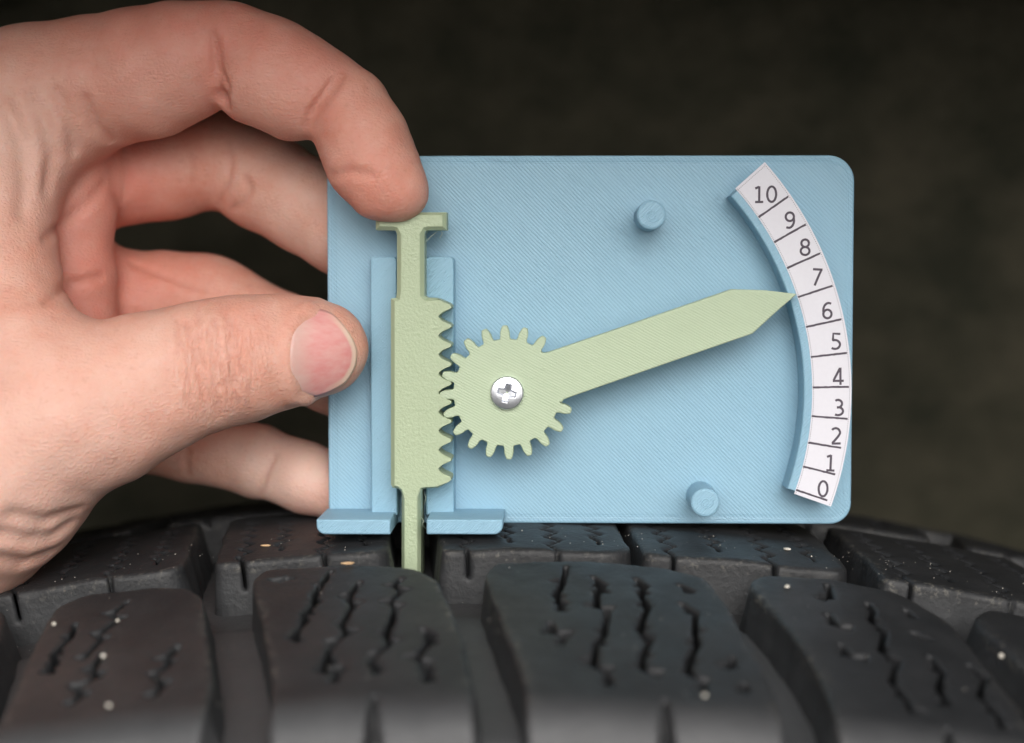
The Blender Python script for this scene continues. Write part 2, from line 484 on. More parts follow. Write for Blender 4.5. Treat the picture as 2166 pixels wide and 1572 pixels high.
def tread_block(P, sipes, parent, h=0.6, width=0.5, sdepth=5.5, notches=(), edge=0.8, wob=0.25, pits=0.0):
    P = np.asarray(P, float)
    pad = 2.6
    lo = P.min(0) - pad; hi = P.max(0) + pad
    ga = np.arange(lo[0], hi[0] + h, h); gs = np.arange(lo[1], hi[1] + h, h); gh = np.arange(-DEPTH - 1.6, 1.4, h)
    A, B = np.meshgrid(ga, gs, indexing='ij')
    d2 = poly_sdf(A, B, P)
    ph = rng.uniform(0, 6, 4)
    d2 = d2 + wob * (np.sin(A * 0.9 + ph[0]) * np.sin(B * 0.7 + ph[1]) * 0.5 + 0.3 * np.sin(A * 0.33 + B * 0.41 + ph[2]))
    Hh = gh[None, None, :]
    dx = d2[:, :, None] + edge + 0.13 * np.minimum(Hh, 0) * 1.0
    top = 0.16 * np.sin(A * 0.35 + ph[3]) * np.sin(B * 0.27 + ph[0])
    dy = Hh - top[:, :, None] + edge
    dy = np.broadcast_to(dy, dx.shape)
    D = np.minimum(np.maximum(dx, dy), 0) + np.sqrt(np.maximum(dx, 0) ** 2 + np.maximum(dy, 0) ** 2) - edge
    for sp in sipes:
        l = line_sdf(A, B, np.asarray(sp)) - width
        if pits:                                   # sipes gape at their kinks, in small three-cornered openings
            Q = np.asarray(sp, float)
            for i in range(1, len(Q)):
                m_ = Q[i] + (Q[i - 1] - Q[i]) * 0.15; e = Q[i] - Q[i - 1]; e = e / (np.linalg.norm(e) + 1e-6); nn = np.array([-e[1], e[0]]) * (1 if i % 2 else -1)
                k = pits * rng.uniform(0.7, 1.15)
                tri = [m_ - e * 0.9 * k, m_ + e * 0.75 * k, m_ + nn * 1.25 * k + e * 0.2 * k]
                l = np.minimum(l, poly_sdf(A, B, tri) - 0.12)
        l = l[:, :, None]
        D = np.maximum(D, -np.maximum(l, -(Hh + sdepth)))
    for (tri, dp) in notches:                      # wedge cut into the shoulder, deeper towards the outside
        l = poly_sdf(A, B, tri)[:, :, None] - 0.25 * Hh * 0.0
        D = np.maximum(D, -np.maximum(l + 0.35 * (-Hh) * 0.5, -(Hh + dp)))
    V, F = surface_nets(D.astype(np.float32), (ga[0], gs[0], gh[0]), h)
    W3 = tyre_pt(V[:, 0], V[:, 1], V[:, 2])
    me = mesh_quads('tread_block', W3, F)
    rim = poly_sdf(V[:, 0], V[:, 1], P)
    dust = np.clip(-(V[:, 2] + 1.2) / 3.0, 0, 1) * np.clip((rim + 1.3) / 0.6, 0, 1)
    attr(me, 'scuffed', np.exp(-((rim + 0.4) / 1.0) ** 2) * (V[:, 2] > -2.2))
    attr(me, 'dusty', np.clip(dust, 0, 1))
    attr(me, 'unworn', np.clip((V[:, 1] - 97.5) / 7.5, 0, 1))
    return link('tread_block', me, parent, RUBBER)

tyre = empty('tyre')
tag(tyre, 'worn black car tyre with blocky siped tread under the blue gauge', 'tyre')

def build_carcass():
    V, F = [], []
    prof = np.concatenate([-np.arange(0, 205, 3.0)[::-1], np.arange(3.0, 205, 3.0)])
    na = 360
    for s in prof:
        for i in range(na):
            V.append((i * 2 * math.pi * TR / na, s))
    V = np.array(V)
    hh = np.where(np.abs(V[:, 1]) < 118, -DEPTH, -DEPTH + np.clip((np.abs(V[:, 1]) - 118) / 14, 0, 1) * 5.0)
    hh = hh + 2.0 * np.clip((V[:, 1] - 52) / 7, 0, 1) * (V[:, 1] < 118) + 0.15 * np.sin(V[:, 0] * 0.6) * np.sin(V[:, 1] * 0.5)
    W3 = tyre_pt(V[:, 0], V[:, 1], hh)
    for k in range(len(prof) - 1):
        for i in range(na):
            j = (i + 1) % na
            F.append((k * na + i, (k + 1) * na + i, (k + 1) * na + j, k * na + j))
    me = mesh_np('carcass', W3, F, True)
    attr(me, 'dusty', np.full(len(V), 0.9)); attr(me, 'unworn', 0.45 + 0.5 * (np.abs(V[:, 1]) > 102))
    return link('carcass', me, tyre, RUBBER)
build_carcass()

def T(*pp): return [on_tyre(u, v) for (u, v) in pp]
S_SIDE = 124.0                                # shoulder blocks run over the shoulder down to here
def shoulder(top_left, left, right, top_right, radii):
    """corner pixels of the top face; sides run on over the shoulder"""
    L = T(*left); R = T(*right); tl = T(*top_left); tr = T(*top_right)
    def ext(pts):
        (a0, s0), (a1, s1) = pts[-2], pts[-1]
        k = (a1 - a0) / max(s1 - s0, 1e-3) * 0.35
        return [(a1 + k * (112 - s1), 112.0), (a1 + k * (112 - s1), S_SIDE)]
    poly = tl + tr + R + ext(R) + ext(L)[::-1] + L[::-1]
    return np.array(poly)

def zig(p0, p1, n, amp):
    """zigzag sipe between two pixels, kept in tread coordinates"""
    a, b = np.array(on_tyre(*p0)), np.array(on_tyre(*p1))
    t = b - a; nn = np.array([t[1], -t[0]]); nn = nn / (np.linalg.norm(nn) + 1e-9)
    out = []
    for k in range(n + 1):
        q = a + t * k / n
        out.append(q + nn * amp * (0 if k in (0, n) else (1 if k % 2 else -1)))
    return out

# shoulder row, left to right.  Each sipe is traced as a run of pixels on the block's top face
B1 = shoulder([(120, 1285), (180, 1258)], [(85, 1340), (40, 1450)], [(432, 1300), (450, 1440)], [(330, 1243), (405, 1245), (428, 1262)], 2)
sip1 = [T((270, 1272), (235, 1300), (250, 1310), (205, 1345), (215, 1352), (175, 1395)) , T((160, 1320), (150, 1350), (110, 1385), (120, 1400), (90, 1420)),
        T((215, 1385), (195, 1420), (205, 1430), (165, 1455), (170, 1470), (150, 1490)), T((375, 1365), (350, 1395), (362, 1402), (325, 1430), (345, 1450), (325, 1475))]
B2 = shoulder([(538, 1225), (560, 1206)], [(533, 1240), (560, 1340), (578, 1450)], [(948, 1275), (975, 1340), (1000, 1450)], [(700, 1197), (880, 1200), (925, 1225)], 2)
sip2 = [T((700, 1208), (678, 1240), (662, 1262), (675, 1270), (640, 1300), (650, 1312), (612, 1345), (640, 1352)),
        T((760, 1232), (735, 1262), (748, 1275), (722, 1325), (735, 1340), (705, 1362), (685, 1400), (690, 1415), (715, 1415), (708, 1440)),
        T((848, 1222), (832, 1240), (850, 1250), (822, 1275), (838, 1285), (815, 1345), (828, 1358), (790, 1390), (785, 1410), (805, 1418)),
        T((895, 1330), (920, 1345), (905, 1362), (880, 1395), (895, 1405), (910, 1415), (898, 1440)),
        T((590, 1230), (600, 1222), (575, 1226))]
B3 = shoulder([(1030, 1208), (1052, 1190)], [(1026, 1225), (1062, 1320), (1110, 1445)], [(1560, 1320), (1600, 1390), (1640, 1470)], [(1250, 1187), (1400, 1200), (1490, 1225), (1532, 1270)], 2)
sip3 = [T((1198, 1200), (1190, 1235), (1172, 1260), (1195, 1275), (1180, 1290)), T((1162, 1318), (1172, 1338), (1195, 1345), (1188, 1362)),
        T((1255, 1222), (1278, 1238), (1262, 1250), (1265, 1285), (1285, 1290), (1278, 1345), (1262, 1360), (1256, 1402), (1280, 1418), (1292, 1450)),
        T((1345, 1222), (1368, 1240), (1352, 1255), (1372, 1285), (1350, 1330), (1378, 1350), (1358, 1392), (1362, 1418), (1385, 1430)),
        T((1435, 1238), (1465, 1250)), T((1440, 1275), (1472, 1295), (1470, 1340), (1478, 1362), (1455, 1400), (1462, 1425), (1488, 1440), (1490, 1462)),
        T((1548, 1392), (1552, 1410)), T((1576, 1448), (1580, 1462))]
B4 = shoulder([(1585, 1232), (1612, 1217)], [(1592, 1248), (1650, 1310), (1730, 1420)], [(2080, 1400), (2130, 1465), (2175, 1530)], [(1760, 1225), (1900, 1255), (2000, 1310)], 2)
sip4 = [T((1750, 1235), (1760, 1265), (1738, 1262)), T((1750, 1300), (1772, 1322), (1790, 1330)), T((1778, 1362), (1800, 1385), (1818, 1392)),
        T((1835, 1275), (1848, 1290), (1840, 1312), (1872, 1335), (1862, 1375), (1900, 1395), (1885, 1440), (1915, 1475), (1930, 1505)),
        T((1915, 1290), (1935, 1305)), T((1932, 1335), (1965, 1350)), T((1965, 1390), (1995, 1420), (1985, 1450), (2010, 1490)),
        T((2050, 1405), (2085, 1430), (2070, 1470), (2110, 1510), (2120, 1540))]
B5 = shoulder([(2062, 1302), (2090, 1287)], [(2075, 1325), (2130, 1370), (2200, 1440)], [(2560, 1560), (2600, 1620), (2640, 1700)], [(2200, 1310), (2330, 1350), (2480, 1440)], 2)
B0 = shoulder([(-330, 1370), (-300, 1350)], [(-350, 1400), (-420, 1500)], [(-5, 1360), (-40, 1450)], [(-100, 1290), (-10, 1280), (10, 1300)], 2)

def notch_at(u, v, w=2.4):
    a, s = on_tyre(u, v)
    return ([(a - 0.3, 98.0), (a + 0.5, 98.0), (a + 1.2 + w * 1.35, 128.0), (a + 0.2 - w * 1.35, 128.0)], 5.0)
for (P, sp, nt, hh) in ((B0, [], (), 0.8), (B1, sip1, [notch_at(450, 1480)], 0.48), (B2, sip2, [notch_at(790, 1470)], 0.46),
                        (B3, sip3, [notch_at(1405, 1480)], 0.46), (B4, sip4, [notch_at(1990, 1510)], 0.48), (B5, [], (), 0.8)):
    tread_block(round_corners(P, 1.6, 3), sp, tyre, hh, notches=nt, edge=0.4, width=0.46, pits=1.5, wob=0.15)

# second row: the gauge's feet stand on it and its probe drops into one of its cross grooves
def row2(u0, u1, v, back=34.0, slant=-6.0):
    a0, s0 = on_tyre(u0, v); a1, s1 = on_tyre(u1, v)
    return a0, a1
S2F, S2B = 43.5, 5.5                           # front and back edge of the row
def row_block(a0, a1, sf, sb, sl, nsip, corner=(1.5, 5.0), h=0.55):
    w = a1 - a0
    P = np.array([(a0, sf), (a1, sf), (a1 + sl, sb), (a0 + sl, sb)])
    P = round_corners(P, [corner[0], corner[1], 2.0, 2.0], 6)
    sip = []
    for k in range(nsip):
        f = (k + 0.6) / (nsip + 0.2)
        aa = a0 + w * f + rng.uniform(-0.5, 0.5); pts = []
        st = sf + 2.0 if k % 2 == 0 else sf - 5
        m_ = 13
        for q in range(m_ + 1):
            s_ = st + (sb + 4 - st) * q / m_
            am = 0 if q < 2 else (1.1 if q % 2 else -1.1)
            pts.append((aa + sl * (sf - s_) / (sf - sb) + am, s_))
        sip.append(pts)
    tread_block(P, sip, tyre, h, width=0.30, sdepth=5.0, edge=0.7)
def aX(u, v=1165): return on_tyre(u, v)[0]
edges2 = [(-320, -95), (-60, 372), (442, 822), (932, 1342), (1368, 1815), (1880, 2330)]
for (u0, u1) in edges2:
    Ysc = scl(-18.0)
    x0, x1 = (u0 - VPX) / Ysc - TX, (u1 - VPX) / Ysc - TX
    row_block(x0, x1, S2F, S2B, -4.0, 4)
# rows behind the gauge, seen only as the tyre's skyline
for (sf, sb, off, sl) in ((-1.5, -26.0, 10.0, 3.0), (-33.0, -66.0, -8.0, 4.0), (-74.0, -118.0, 6.0, 5.0)):
    for k in range(-4, 5):
        a0 = k * 37.5 + off
        row_block(a0, a0 + 31.0, sf, sb, sl, 2, (2.0, 2.0), 0.8)

# ------------------------------------------------------------------ the gauge
gauge = empty('tread_depth_gauge')
tag(gauge, 'pale blue printed tread depth gauge with green geared pointer standing on tyre', 'gauge')
def xz(u, v, Y): p = at(u, v, Y); return (p[0], p[2])
Y_RAIL, Y_BLOCK, Y_PTR, Y_FOOT, Y_PEG = -4.4, -6.6, -10.4, -13.6, -10.2
x0, z1 = xz(691, 330, 0); x1, z0 = xz(1800, 1109, 0)
plate = loft_prism('base_plate', rrect(x0, z0, x1, z1, (3.0, 3.6, 4.4, 4.4), 10), soft(3.2, 0.0, 0.35) + [(0.05, 0.72), (0.0, 0.80), (0.05, 1.13), (0.0, 1.21), (0.04, 1.54), (0.0, 1.62)], gauge, BLUE)
def rail(u0, u1, v0, v1):
    a = xz(u0, v1, Y_RAIL); b = xz(u1, v0, Y_RAIL)
    return loft_prism('guide_rail', rrect(a[0], a[1], b[0], b[1], (0, 0, 0.7, 0.7), 4), soft(0.05, Y_RAIL, 0.3), plate, BLUE_SMALL)
rail(785, 839, 543, 1090); rail(901, 960, 543, 1090)
def foot(u0, u1, rl, rr_):
    a = xz(u0, 1131, Y_FOOT); b = xz(u1, 1101, Y_FOOT)
    z_low = a[1]
    return loft_prism('foot', rrect(a[0], z_low, b[0], b[1] + 0.15, (rl, rr_, 0.25, 0.25), 6), soft(0.05, Y_FOOT, 0.3), plate, BLUE_SMALL)
FL = foot(669, 826, 1.5, 0.3); FR = foot(902, 1064, 0.3, 1.5)
FOOT_Z = xz(700, 1131, Y_FOOT)[1]
def peg(u, v, r_px, name='stop_peg'):
    c = xz(u, v, Y_PEG); r = r_px / scl(Y_PEG)
    P = [(c[0] + r * math.cos(t), c[1] + r * math.sin(t)) for t in np.linspace(0, 2 * math.pi, 40, endpoint=False)]
    o = loft_prism(name, P, [(0.05, -0.12)] + soft(0.0, Y_PEG, 0.45, 4), plate, BLUE_SMALL, 40)
    # the little curl of plastic left where the nozzle lifted
    V, F = [], []
    n = 46
    for i in range(n):
        t = i / (n - 1); a = t * 10.0 + u; rr_ = r * (0.12 + 0.35 * t) * (1 + 0.25 * math.sin(7 * t))
        for k in range(6):
            b = k / 6 * 2 * math.pi
            q = rr_ + 0.13 * math.cos(b)
            V.append((c[0] + q * math.cos(a), Y_PEG + 0.02 - 0.08 * math.sin(b), c[1] + q * math.sin(a)))
    for i in range(n - 1):
        for k in range(6):
            F.append((i * 6 + k, i * 6 + (k + 1) % 6, (i + 1) * 6 + (k + 1) % 6, (i + 1) * 6 + k))
    link('nozzle_mark', mesh_np('nozzle_mark', V, F), o, BLUE_SMALL)
    return o
peg(1378, 455, 31); peg(1492, 1064, 31)

# gear centre at the pointer's own depth; everything round it is measured from here
GC = np.array(xz(1072, 831, Y_PTR)); PXM = scl(Y_PTR)
def arcpt(r, deg, c): return (c[0] + r * math.cos(math.radians(deg)), c[1] + r * math.sin(math.radians(deg)))
# scale block and paper strip (their own depth)
SC = np.array(xz(1072, 831, Y_BLOCK)); PXB = scl(Y_BLOCK)
angs = np.linspace(-19.0, 41.6, 46)
def sector(r0, r1, a0, a1, n=46):
    A = np.linspace(a0, a1, n)
    return [arcpt(r1, a, SC) for a in A] + [arcpt(r0, a, SC) for a in A[::-1]]
blk = sector(627 / PXB, 724 / PXB, -18.9, 41.5)
block = loft_prism('scale_block', blk, soft(0.05, Y_BLOCK, 0.3), plate, BLUE_SMALL, 40)
Yp = Y_BLOCK - 0.12
pts = sector(645 / PXB, 727.5 / PXB, -19.3, 41.9)
strip = loft_prism('scale_strip', pts, [(Y_BLOCK - 0.015, 0.0), (Yp, 0.0)], gauge, PAPER, 30)
tag(strip, 'curved white paper strip printed with a scale from 0 to 10')
TICKS = [35.0, 29.5, 24.1, 18.3, 12.5, 6.8, 1.1, -4.3, -9.3, -13.9, -18.5]
for tdeg in TICKS:
    w = 0.17; c, s_ = math.cos(math.radians(tdeg)), math.sin(math.radians(tdeg))
    ra, rb = 646 / PXB, (722 if tdeg > -8 else 716) / PXB
    V, F = [], []
    n = 14
    for i in range(n + 1):
        r = ra + (rb - ra) * i / n
        e = w * (1 + rng.uniform(-0.12, 0.12)); o_ = rng.uniform(-0.025, 0.025)
        V.append((SC[0] + r * c - (o_ + e) * s_, Yp - 0.012, SC[1] + r * s_ + (o_ + e) * c))
        V.append((SC[0] + r * c - (o_ - e) * s_, Yp - 0.012, SC[1] + r * s_ + (o_ - e) * c))
    for i in range(n): F.append((2 * i + 1, 2 * i + 3, 2 * i + 2, 2 * i))
    link('tick_mark', mesh_np('tick_mark', V, F, False), strip, INK)
# fine dotted cutting line printed round the strip
V, F = [], []
def dot(p, q=0.055):
    k = len(V)
    for (dx, dz) in ((-q, -q), (q, -q), (q, q), (-q, q)): V.append((p[0] + dx, Yp - 0.01, p[1] + dz))
    F.append((k, k + 1, k + 2, k + 3))
for a in np.arange(-19.0, 41.6, 0.34):
    dot(arcpt(648 / PXB, a, SC)); dot(arcpt(723.5 / PXB, a, SC))
for r in np.arange(648, 724, 4.0): dot(arcpt(r / PXB, 41.4, SC))
tag(link('dotted_cut_line', mesh_np('dotted_cut_line', V, F, False), strip, INK), kind='stuff')
# numerals, drawn as strokes of even width on a 0..1 high grid (x to the right, y up)
def el(cx, cy, rx, ry, a0, a1, n=22): return [(cx + rx * math.cos(math.radians(t)), cy + ry * math.sin(math.radians(t))) for t in np.linspace(a0, a1, n)]
GLYPH = {
    '0': [el(0.33, 0.5, 0.255, 0.44, 90, 450, 40)],
    '1': [[(0.10, 0.83), (0.335, 0.925)], [(0.335, 0.955), (0.335, 0.05)], [(0.10, 0.055), (0.57, 0.055)]],
    '2': [el(0.29, 0.68, 0.255, 0.26, 142, -8, 18) + [(0.50, 0.56), (0.42, 0.44), (0.28, 0.28), (0.09, 0.075)], [(0.06, 0.055), (0.58, 0.055)]],
    '3': [el(0.27, 0.72, 0.23, 0.22, 130, -78, 20) + [(0.20, 0.50)], [(0.20, 0.51)] + el(0.26, 0.285, 0.285, 0.23, 78, -128, 22)],
    '4': [[(0.43, 0.0), (0.43, 0.93), (0.39, 0.93), (0.055, 0.30), (0.055, 0.235), (0.62, 0.235)]],
    '5': [[(0.53, 0.93), (0.13, 0.93), (0.13, 0.55)] + el(0.265, 0.31, 0.285, 0.255, 118, -128, 24)],
    '6': [el(0.34, 0.30, 0.235, 0.245, 0, 360, 32), [(0.54, 0.90)] + el(0.40, 0.52, 0.30, 0.415, 78, 198, 22)],
    '7': [[(0.05, 0.93), (0.60, 0.93)], [(0.54, 0.94), (0.36, 0.47), (0.20, 0.0)]],
    '8': [el(0.33, 0.725, 0.215, 0.215, 0, 360, 30), el(0.33, 0.28, 0.25, 0.23, 0, 360, 32)],
    '9': [el(0.32, 0.70, 0.235, 0.245, 0, 360, 32), [(0.12, 0.10)] + el(0.26, 0.48, 0.30, 0.415, -102, 18, 22)],
}
def stroke(V, F, pts, w, closed=False):
    P = np.asarray(pts, float); n = len(P)
    Tn = np.gradient(P, axis=0)
    if np.linalg.norm(P[0] - P[-1]) < 1e-6 and n > 4: Tn[0] = Tn[-1] = P[1] - P[-2]
    Tn /= np.linalg.norm(Tn, axis=1, keepdims=True) + 1e-9
    N = np.stack([-Tn[:, 1], Tn[:, 0]], 1)
    if n < 9:                                      # straight strokes keep square mitred corners
        for i in range(1, n - 1):
            e1 = P[i] - P[i - 1]; e2 = P[i + 1] - P[i]; e1 /= np.linalg.norm(e1); e2 /= np.linalg.norm(e2)
            n1 = np.array([-e1[1], e1[0]]); n2 = np.array([-e2[1], e2[0]]); mm = n1 + n2
            mm /= np.linalg.norm(mm); N[i] = mm / max(0.45, mm @ n1)
    k = len(V)
    for i in range(n):
        V.append(P[i] + N[i] * w); V.append(P[i] - N[i] * w)
    for i in range(n - 1): F.append((k + 2 * i + 1, k + 2 * i + 3, k + 2 * i + 2, k + 2 * i))
NUM = [('10', 1619, 411), ('9', 1671, 466), ('8', 1703, 523), ('7', 1729, 586), ('6', 1750, 657), ('5', 1769, 722), ('4', 1774, 796),
       ('3', 1775, 862), ('2', 1769, 922), ('1', 1757, 979), ('0', 1741, 1034)]
for (txt, u, v) in NUM:
    hgt = 36.5 / PXB; cen = xz(u, v, Yp)
    rot = math.radians({'7': -3, '6': -1, '5': -3, '4': 1, '3': 2, '2': 1, '1': -2, '0': -2}.get(txt, 0))
    V, F = [], []
    for ci, ch in enumerate(txt):
        for part in GLYPH[ch]:
            V0, F0 = [], []
            stroke(V0, F0, part, 0.066)
            k = len(V); ox = (ci - (len(txt) - 1) / 2) * 0.72 - 0.33
            V += [(q[0] + ox, q[1] - 0.5) for q in V0]; F += [tuple(i + k for i in f) for f in F0]
    V3 = []
    for i, q in enumerate(V):
        x, z = q[0] * hgt + rng.uniform(-.012, .012), q[1] * hgt + rng.uniform(-.012, .012)
        V3.append((cen[0] + x * math.cos(rot) - z * math.sin(rot), Yp - 0.014 - 0.0006 * (i % 7), cen[1] + x * math.sin(rot) + z * math.cos(rot)))
    link('numeral', mesh_np('numeral', V3, F, False), strip, INK)

# pointer: one print, gear and arm together
MOD = 12.92 / PXM
RP, RT, RR = 10 * MOD, 10 * MOD + 1.02 * MOD, 10 * MOD - 1.22 * MOD
def tooth(cw):                                 # profile of one tooth in polar (radius, offset angle in degrees)
    prof = [(RR, -6.3), (RR + 0.12 * MOD, -5.5), (RR + 0.45 * MOD, -4.75), (RP - 0.25 * MOD, -4.55), (RP + 0.1 * MOD, -4.1), (RP + 0.5 * MOD, -3.3), (RT - 0.28 * MOD, -2.7), (RT - 0.08 * MOD, -2.1), (RT, -1.1)]
    full = prof + [(r, -a) for (r, a) in prof[::-1]]
    return [arcpt(r, 90 - (cw + a), GC) for (r, a) in full]
# teeth run clockwise from 106 to 376 degrees, then the arm closes the outline
PX = lambda u, v: xz(u, v, Y_PTR)
arm = [PX(1150, 747.5), PX(1160, 745.5), PX(1352, 680), PX(1549, 612), PX(1618, 614), PX(1683, 621.5), PX(1684, 623.5), PX(1640, 662), PX(1592, 706), PX(1572, 713), PX(1390, 776), PX(1212, 838), PX(1193, 845), PX(1188, 852)]
outline = []
for k in range(6, 23): outline += tooth(18 * k - 2.0)
outline = [p for p in outline] + [tuple(p) for p in arm]
loft_prism('pointer_gear', outline, soft(Y_PTR + 3.2, Y_PTR, 0.18, 2), gauge, GREEN_LINES, 40)
# boss the pointer turns on
P = [(GC[0] + 4.5 * math.cos(t), GC[1] + 4.5 * math.sin(t)) for t in np.linspace(0, 2 * math.pi, 36, endpoint=False)]
loft_prism('pivot_boss', P, [(0.05, 0.0), (Y_PTR + 3.25, 0.0)], plate, BLUE_SMALL, 40)

# screw with a cross recess
def build_screw():
    Yh = Y_PTR - 0.05; R = 36.0 / scl(Y_PTR - 1.5)
    c = np.array(xz(1072, 832, Y_PTR - 1.5))
    nr, na = 44, 120; V, F = [], []
    rot = math.radians(-14)
    def height(r, t):
        q = r / R
        h = 1.25 * (1 - q ** 2.4 * 0.30) if q < 0.90 else None
        if h is None:
            e = (q - 0.90) / 0.10; h = 1.25 * (1 - 0.90 ** 2.4 * 0.30) * (0.45 + 0.55 * math.sqrt(max(0, 1 - e * e)))
        x, y = r * math.cos(t - rot), r * math.sin(t - rot)
        ax, ay = abs(x), abs(y)
        if ay > ax: ax, ay = ay, ax
        wdt = 0.36 * R * (0.62 - 0.30 * ax / (0.62 * R)) * 1.25
        d = max(ax - 0.54 * R, ay - wdt * 0.85)
        d2 = math.hypot(x, y) - 0.22 * R; d = min(d, d2)
        k = min(max((0.06 - d) / 0.16, 0), 1); k = k * k * (3 - 2 * k)
        dep = (1.35 - 0.55 * ax / (0.6 * R)) 
        return h - k * max(dep, 0.25)
    V.append((c[0], Yh - height(0, 0), c[1]))
    for i in range(1, nr + 1):
        r = R * i / nr
        for j in range(na):
            t = 2 * math.pi * j / na
            V.append((c[0] + r * math.cos(t), Yh - height(r, t), c[1] + r * math.sin(t)))
    for j in range(na):
        V.append((c[0] + R * math.cos(2 * math.pi * j / na), Yh + 0.06, c[1] + R * math.sin(2 * math.pi * j / na)))
    for j in range(na):
        k = (j + 1) % na; F.append((0, 1 + j, 1 + k))
        for i in range(nr): F.append((1 + i * na + j, 1 + (i + 1) * na + j, 1 + (i + 1) * na + k, 1 + i * na + k))
    o = link('pivot_screw', mesh_np('pivot_screw', V, F, True), gauge, STEEL)
    return o
build_screw()

# rack: press bar, stem, toothed body and probe in one print
def build_rack():
    Q = lambda u, v: xz(u, v, Y_PTR)
    out = []; ins = []
    def add(u, v, i=0.6): out.append(Q(u, v)); ins.append(i)
    def side(u, v, i=0.6): add(u, v, i)
    # counter-clockwise from the probe's lower left corner
    add(849, 1232, .2); add(889, 1232, .55); add(889, 1046, .35); add(893, 1036, .35); add(902, 1034, .3); add(926, 1033, .3)
    tips = [1012.5 - 40.3 * k for k in range(10)]
    for k, ty in enumerate(tips):
        if k == 0:
            for (u, dv) in ((940, 13), (950, 8), (955, 3), (955, -2)): add(u, ty + dv, .1)
        else:
            for (u, dv) in ((931, 16.5), (937, 11.5), (946, 7.5), (952, 5), (955.5, 2)): add(u, ty + dv, .1)
            add(955.5, ty - 2, .1)
        if k == 9:
            for (u, dv) in ((950, -8), (940, -12), (929, -17)): add(u, ty + dv, .15)
        else:
            for (u, dv) in ((952, -5), (946, -7.5), (937, -11.5), (931, -16.5)): add(u, ty + dv, .1)
            add(929, ty - 19, .1); add(929, ty - 21.3, .1)
    add(922, 631, .5); add(902, 630, .5); add(897, 626, .7); add(897, 618, .75); add(897, 494, .6); add(900, 488, .6)
    add(906, 486.5, .6); add(944, 486, .7); add(944, 449, .5); add(794, 449, .7); add(794, 486, .6); add(830, 486.5, .6)
    add(836, 488, .6); add(839, 494, .75); add(839, 618, .7); add(837, 630, .5); add(826, 632, .7); add(826, 1026, .5)
    add(830, 1033, .5); add(842, 1035, .35); add(847, 1039, .35); add(849, 1046, .55)
    P = np.array(out); I = np.array(ins)
    if np.sum(P[:, 0] * np.roll(P[:, 1], -1) - np.roll(P[:, 0], -1) * P[:, 1]) < 0: raise RuntimeError('rack outline is clockwise')
    lay = [(-0.25, 0.0), (Y_PTR + 0.75, 0.0), (Y_PTR + 0.12, I * 0.82), (Y_PTR, I)]
    # the body rides over the rails, the tongue behind it runs in the channel
    lay = [(Y_RAIL - 0.15, 0.0), (Y_PTR + 0.75, 0.0), (Y_PTR + 0.12, I * 0.82), (Y_PTR, I)]
    o = loft_prism('rack_plunger', P, lay, gauge, GREEN_PEBBLE, 28)
    a = Q(850, 1229); b = Q(888, 640)
    loft_prism('guide_tongue', rrect(a[0] + 0.1, a[1] + 0.1, b[0] - 0.1, b[1], 0.1, 2), [(-0.3, 0), (Y_RAIL - 0.1, 0)], o, GREEN_PEBBLE, 28)
    return o
rack = build_rack()

def strand(pix, Y, r, parent):
    P = np.array([at(u, v, Y + dy) for (u, v, dy) in pix]); V, F = [], []
    n = 24; t = np.linspace(0, len(P) - 1, n)
    C = np.stack([np.interp(t, np.arange(len(P)), P[:, k]) for k in range(3)], 1)
    for i in range(2): C[1:-1] = (C[:-2] + C[1:-1] * 2 + C[2:]) / 4
    for i in range(n):
        for k in range(5):
            b = 2 * math.pi * k / 5
            V.append(C[i] + np.array([math.cos(b), 0.6 * math.sin(b), 0.8 * math.sin(b)]) * r)
    for i in range(n - 1):
        for k in range(5): F.append((i * 5 + k, i * 5 + (k + 1) % 5, (i + 1) * 5 + (k + 1) % 5, (i + 1) * 5 + k))
    link('plastic_strand', mesh_np('plastic_strand', V, F), parent, STRAND)
strand([(900, 512, 0), (912, 500, -0.5), (926, 488, 0), (934, 484, 0.5)], -8.0, 0.045, rack)
strand([(931, 486, 0), (936, 494, -0.4), (930, 504, 0.2)], -8.2, 0.035, rack)
strand([(897, 1042, 0), (901, 1052, -1), (898, 1066, -0.5)], -7, 0.035, rack)
strand([(889, 1092, 0), (897, 1102, -1), (892, 1110, -1), (901, 1118, 0)], -9, 0.035, rack)

# ------------------------------------------------------------------ the hand
def smin(a, b, k):
    h = np.maximum(k - np.abs(a - b), 0) / k
    return np.minimum(a, b) - h * h * k * 0.25

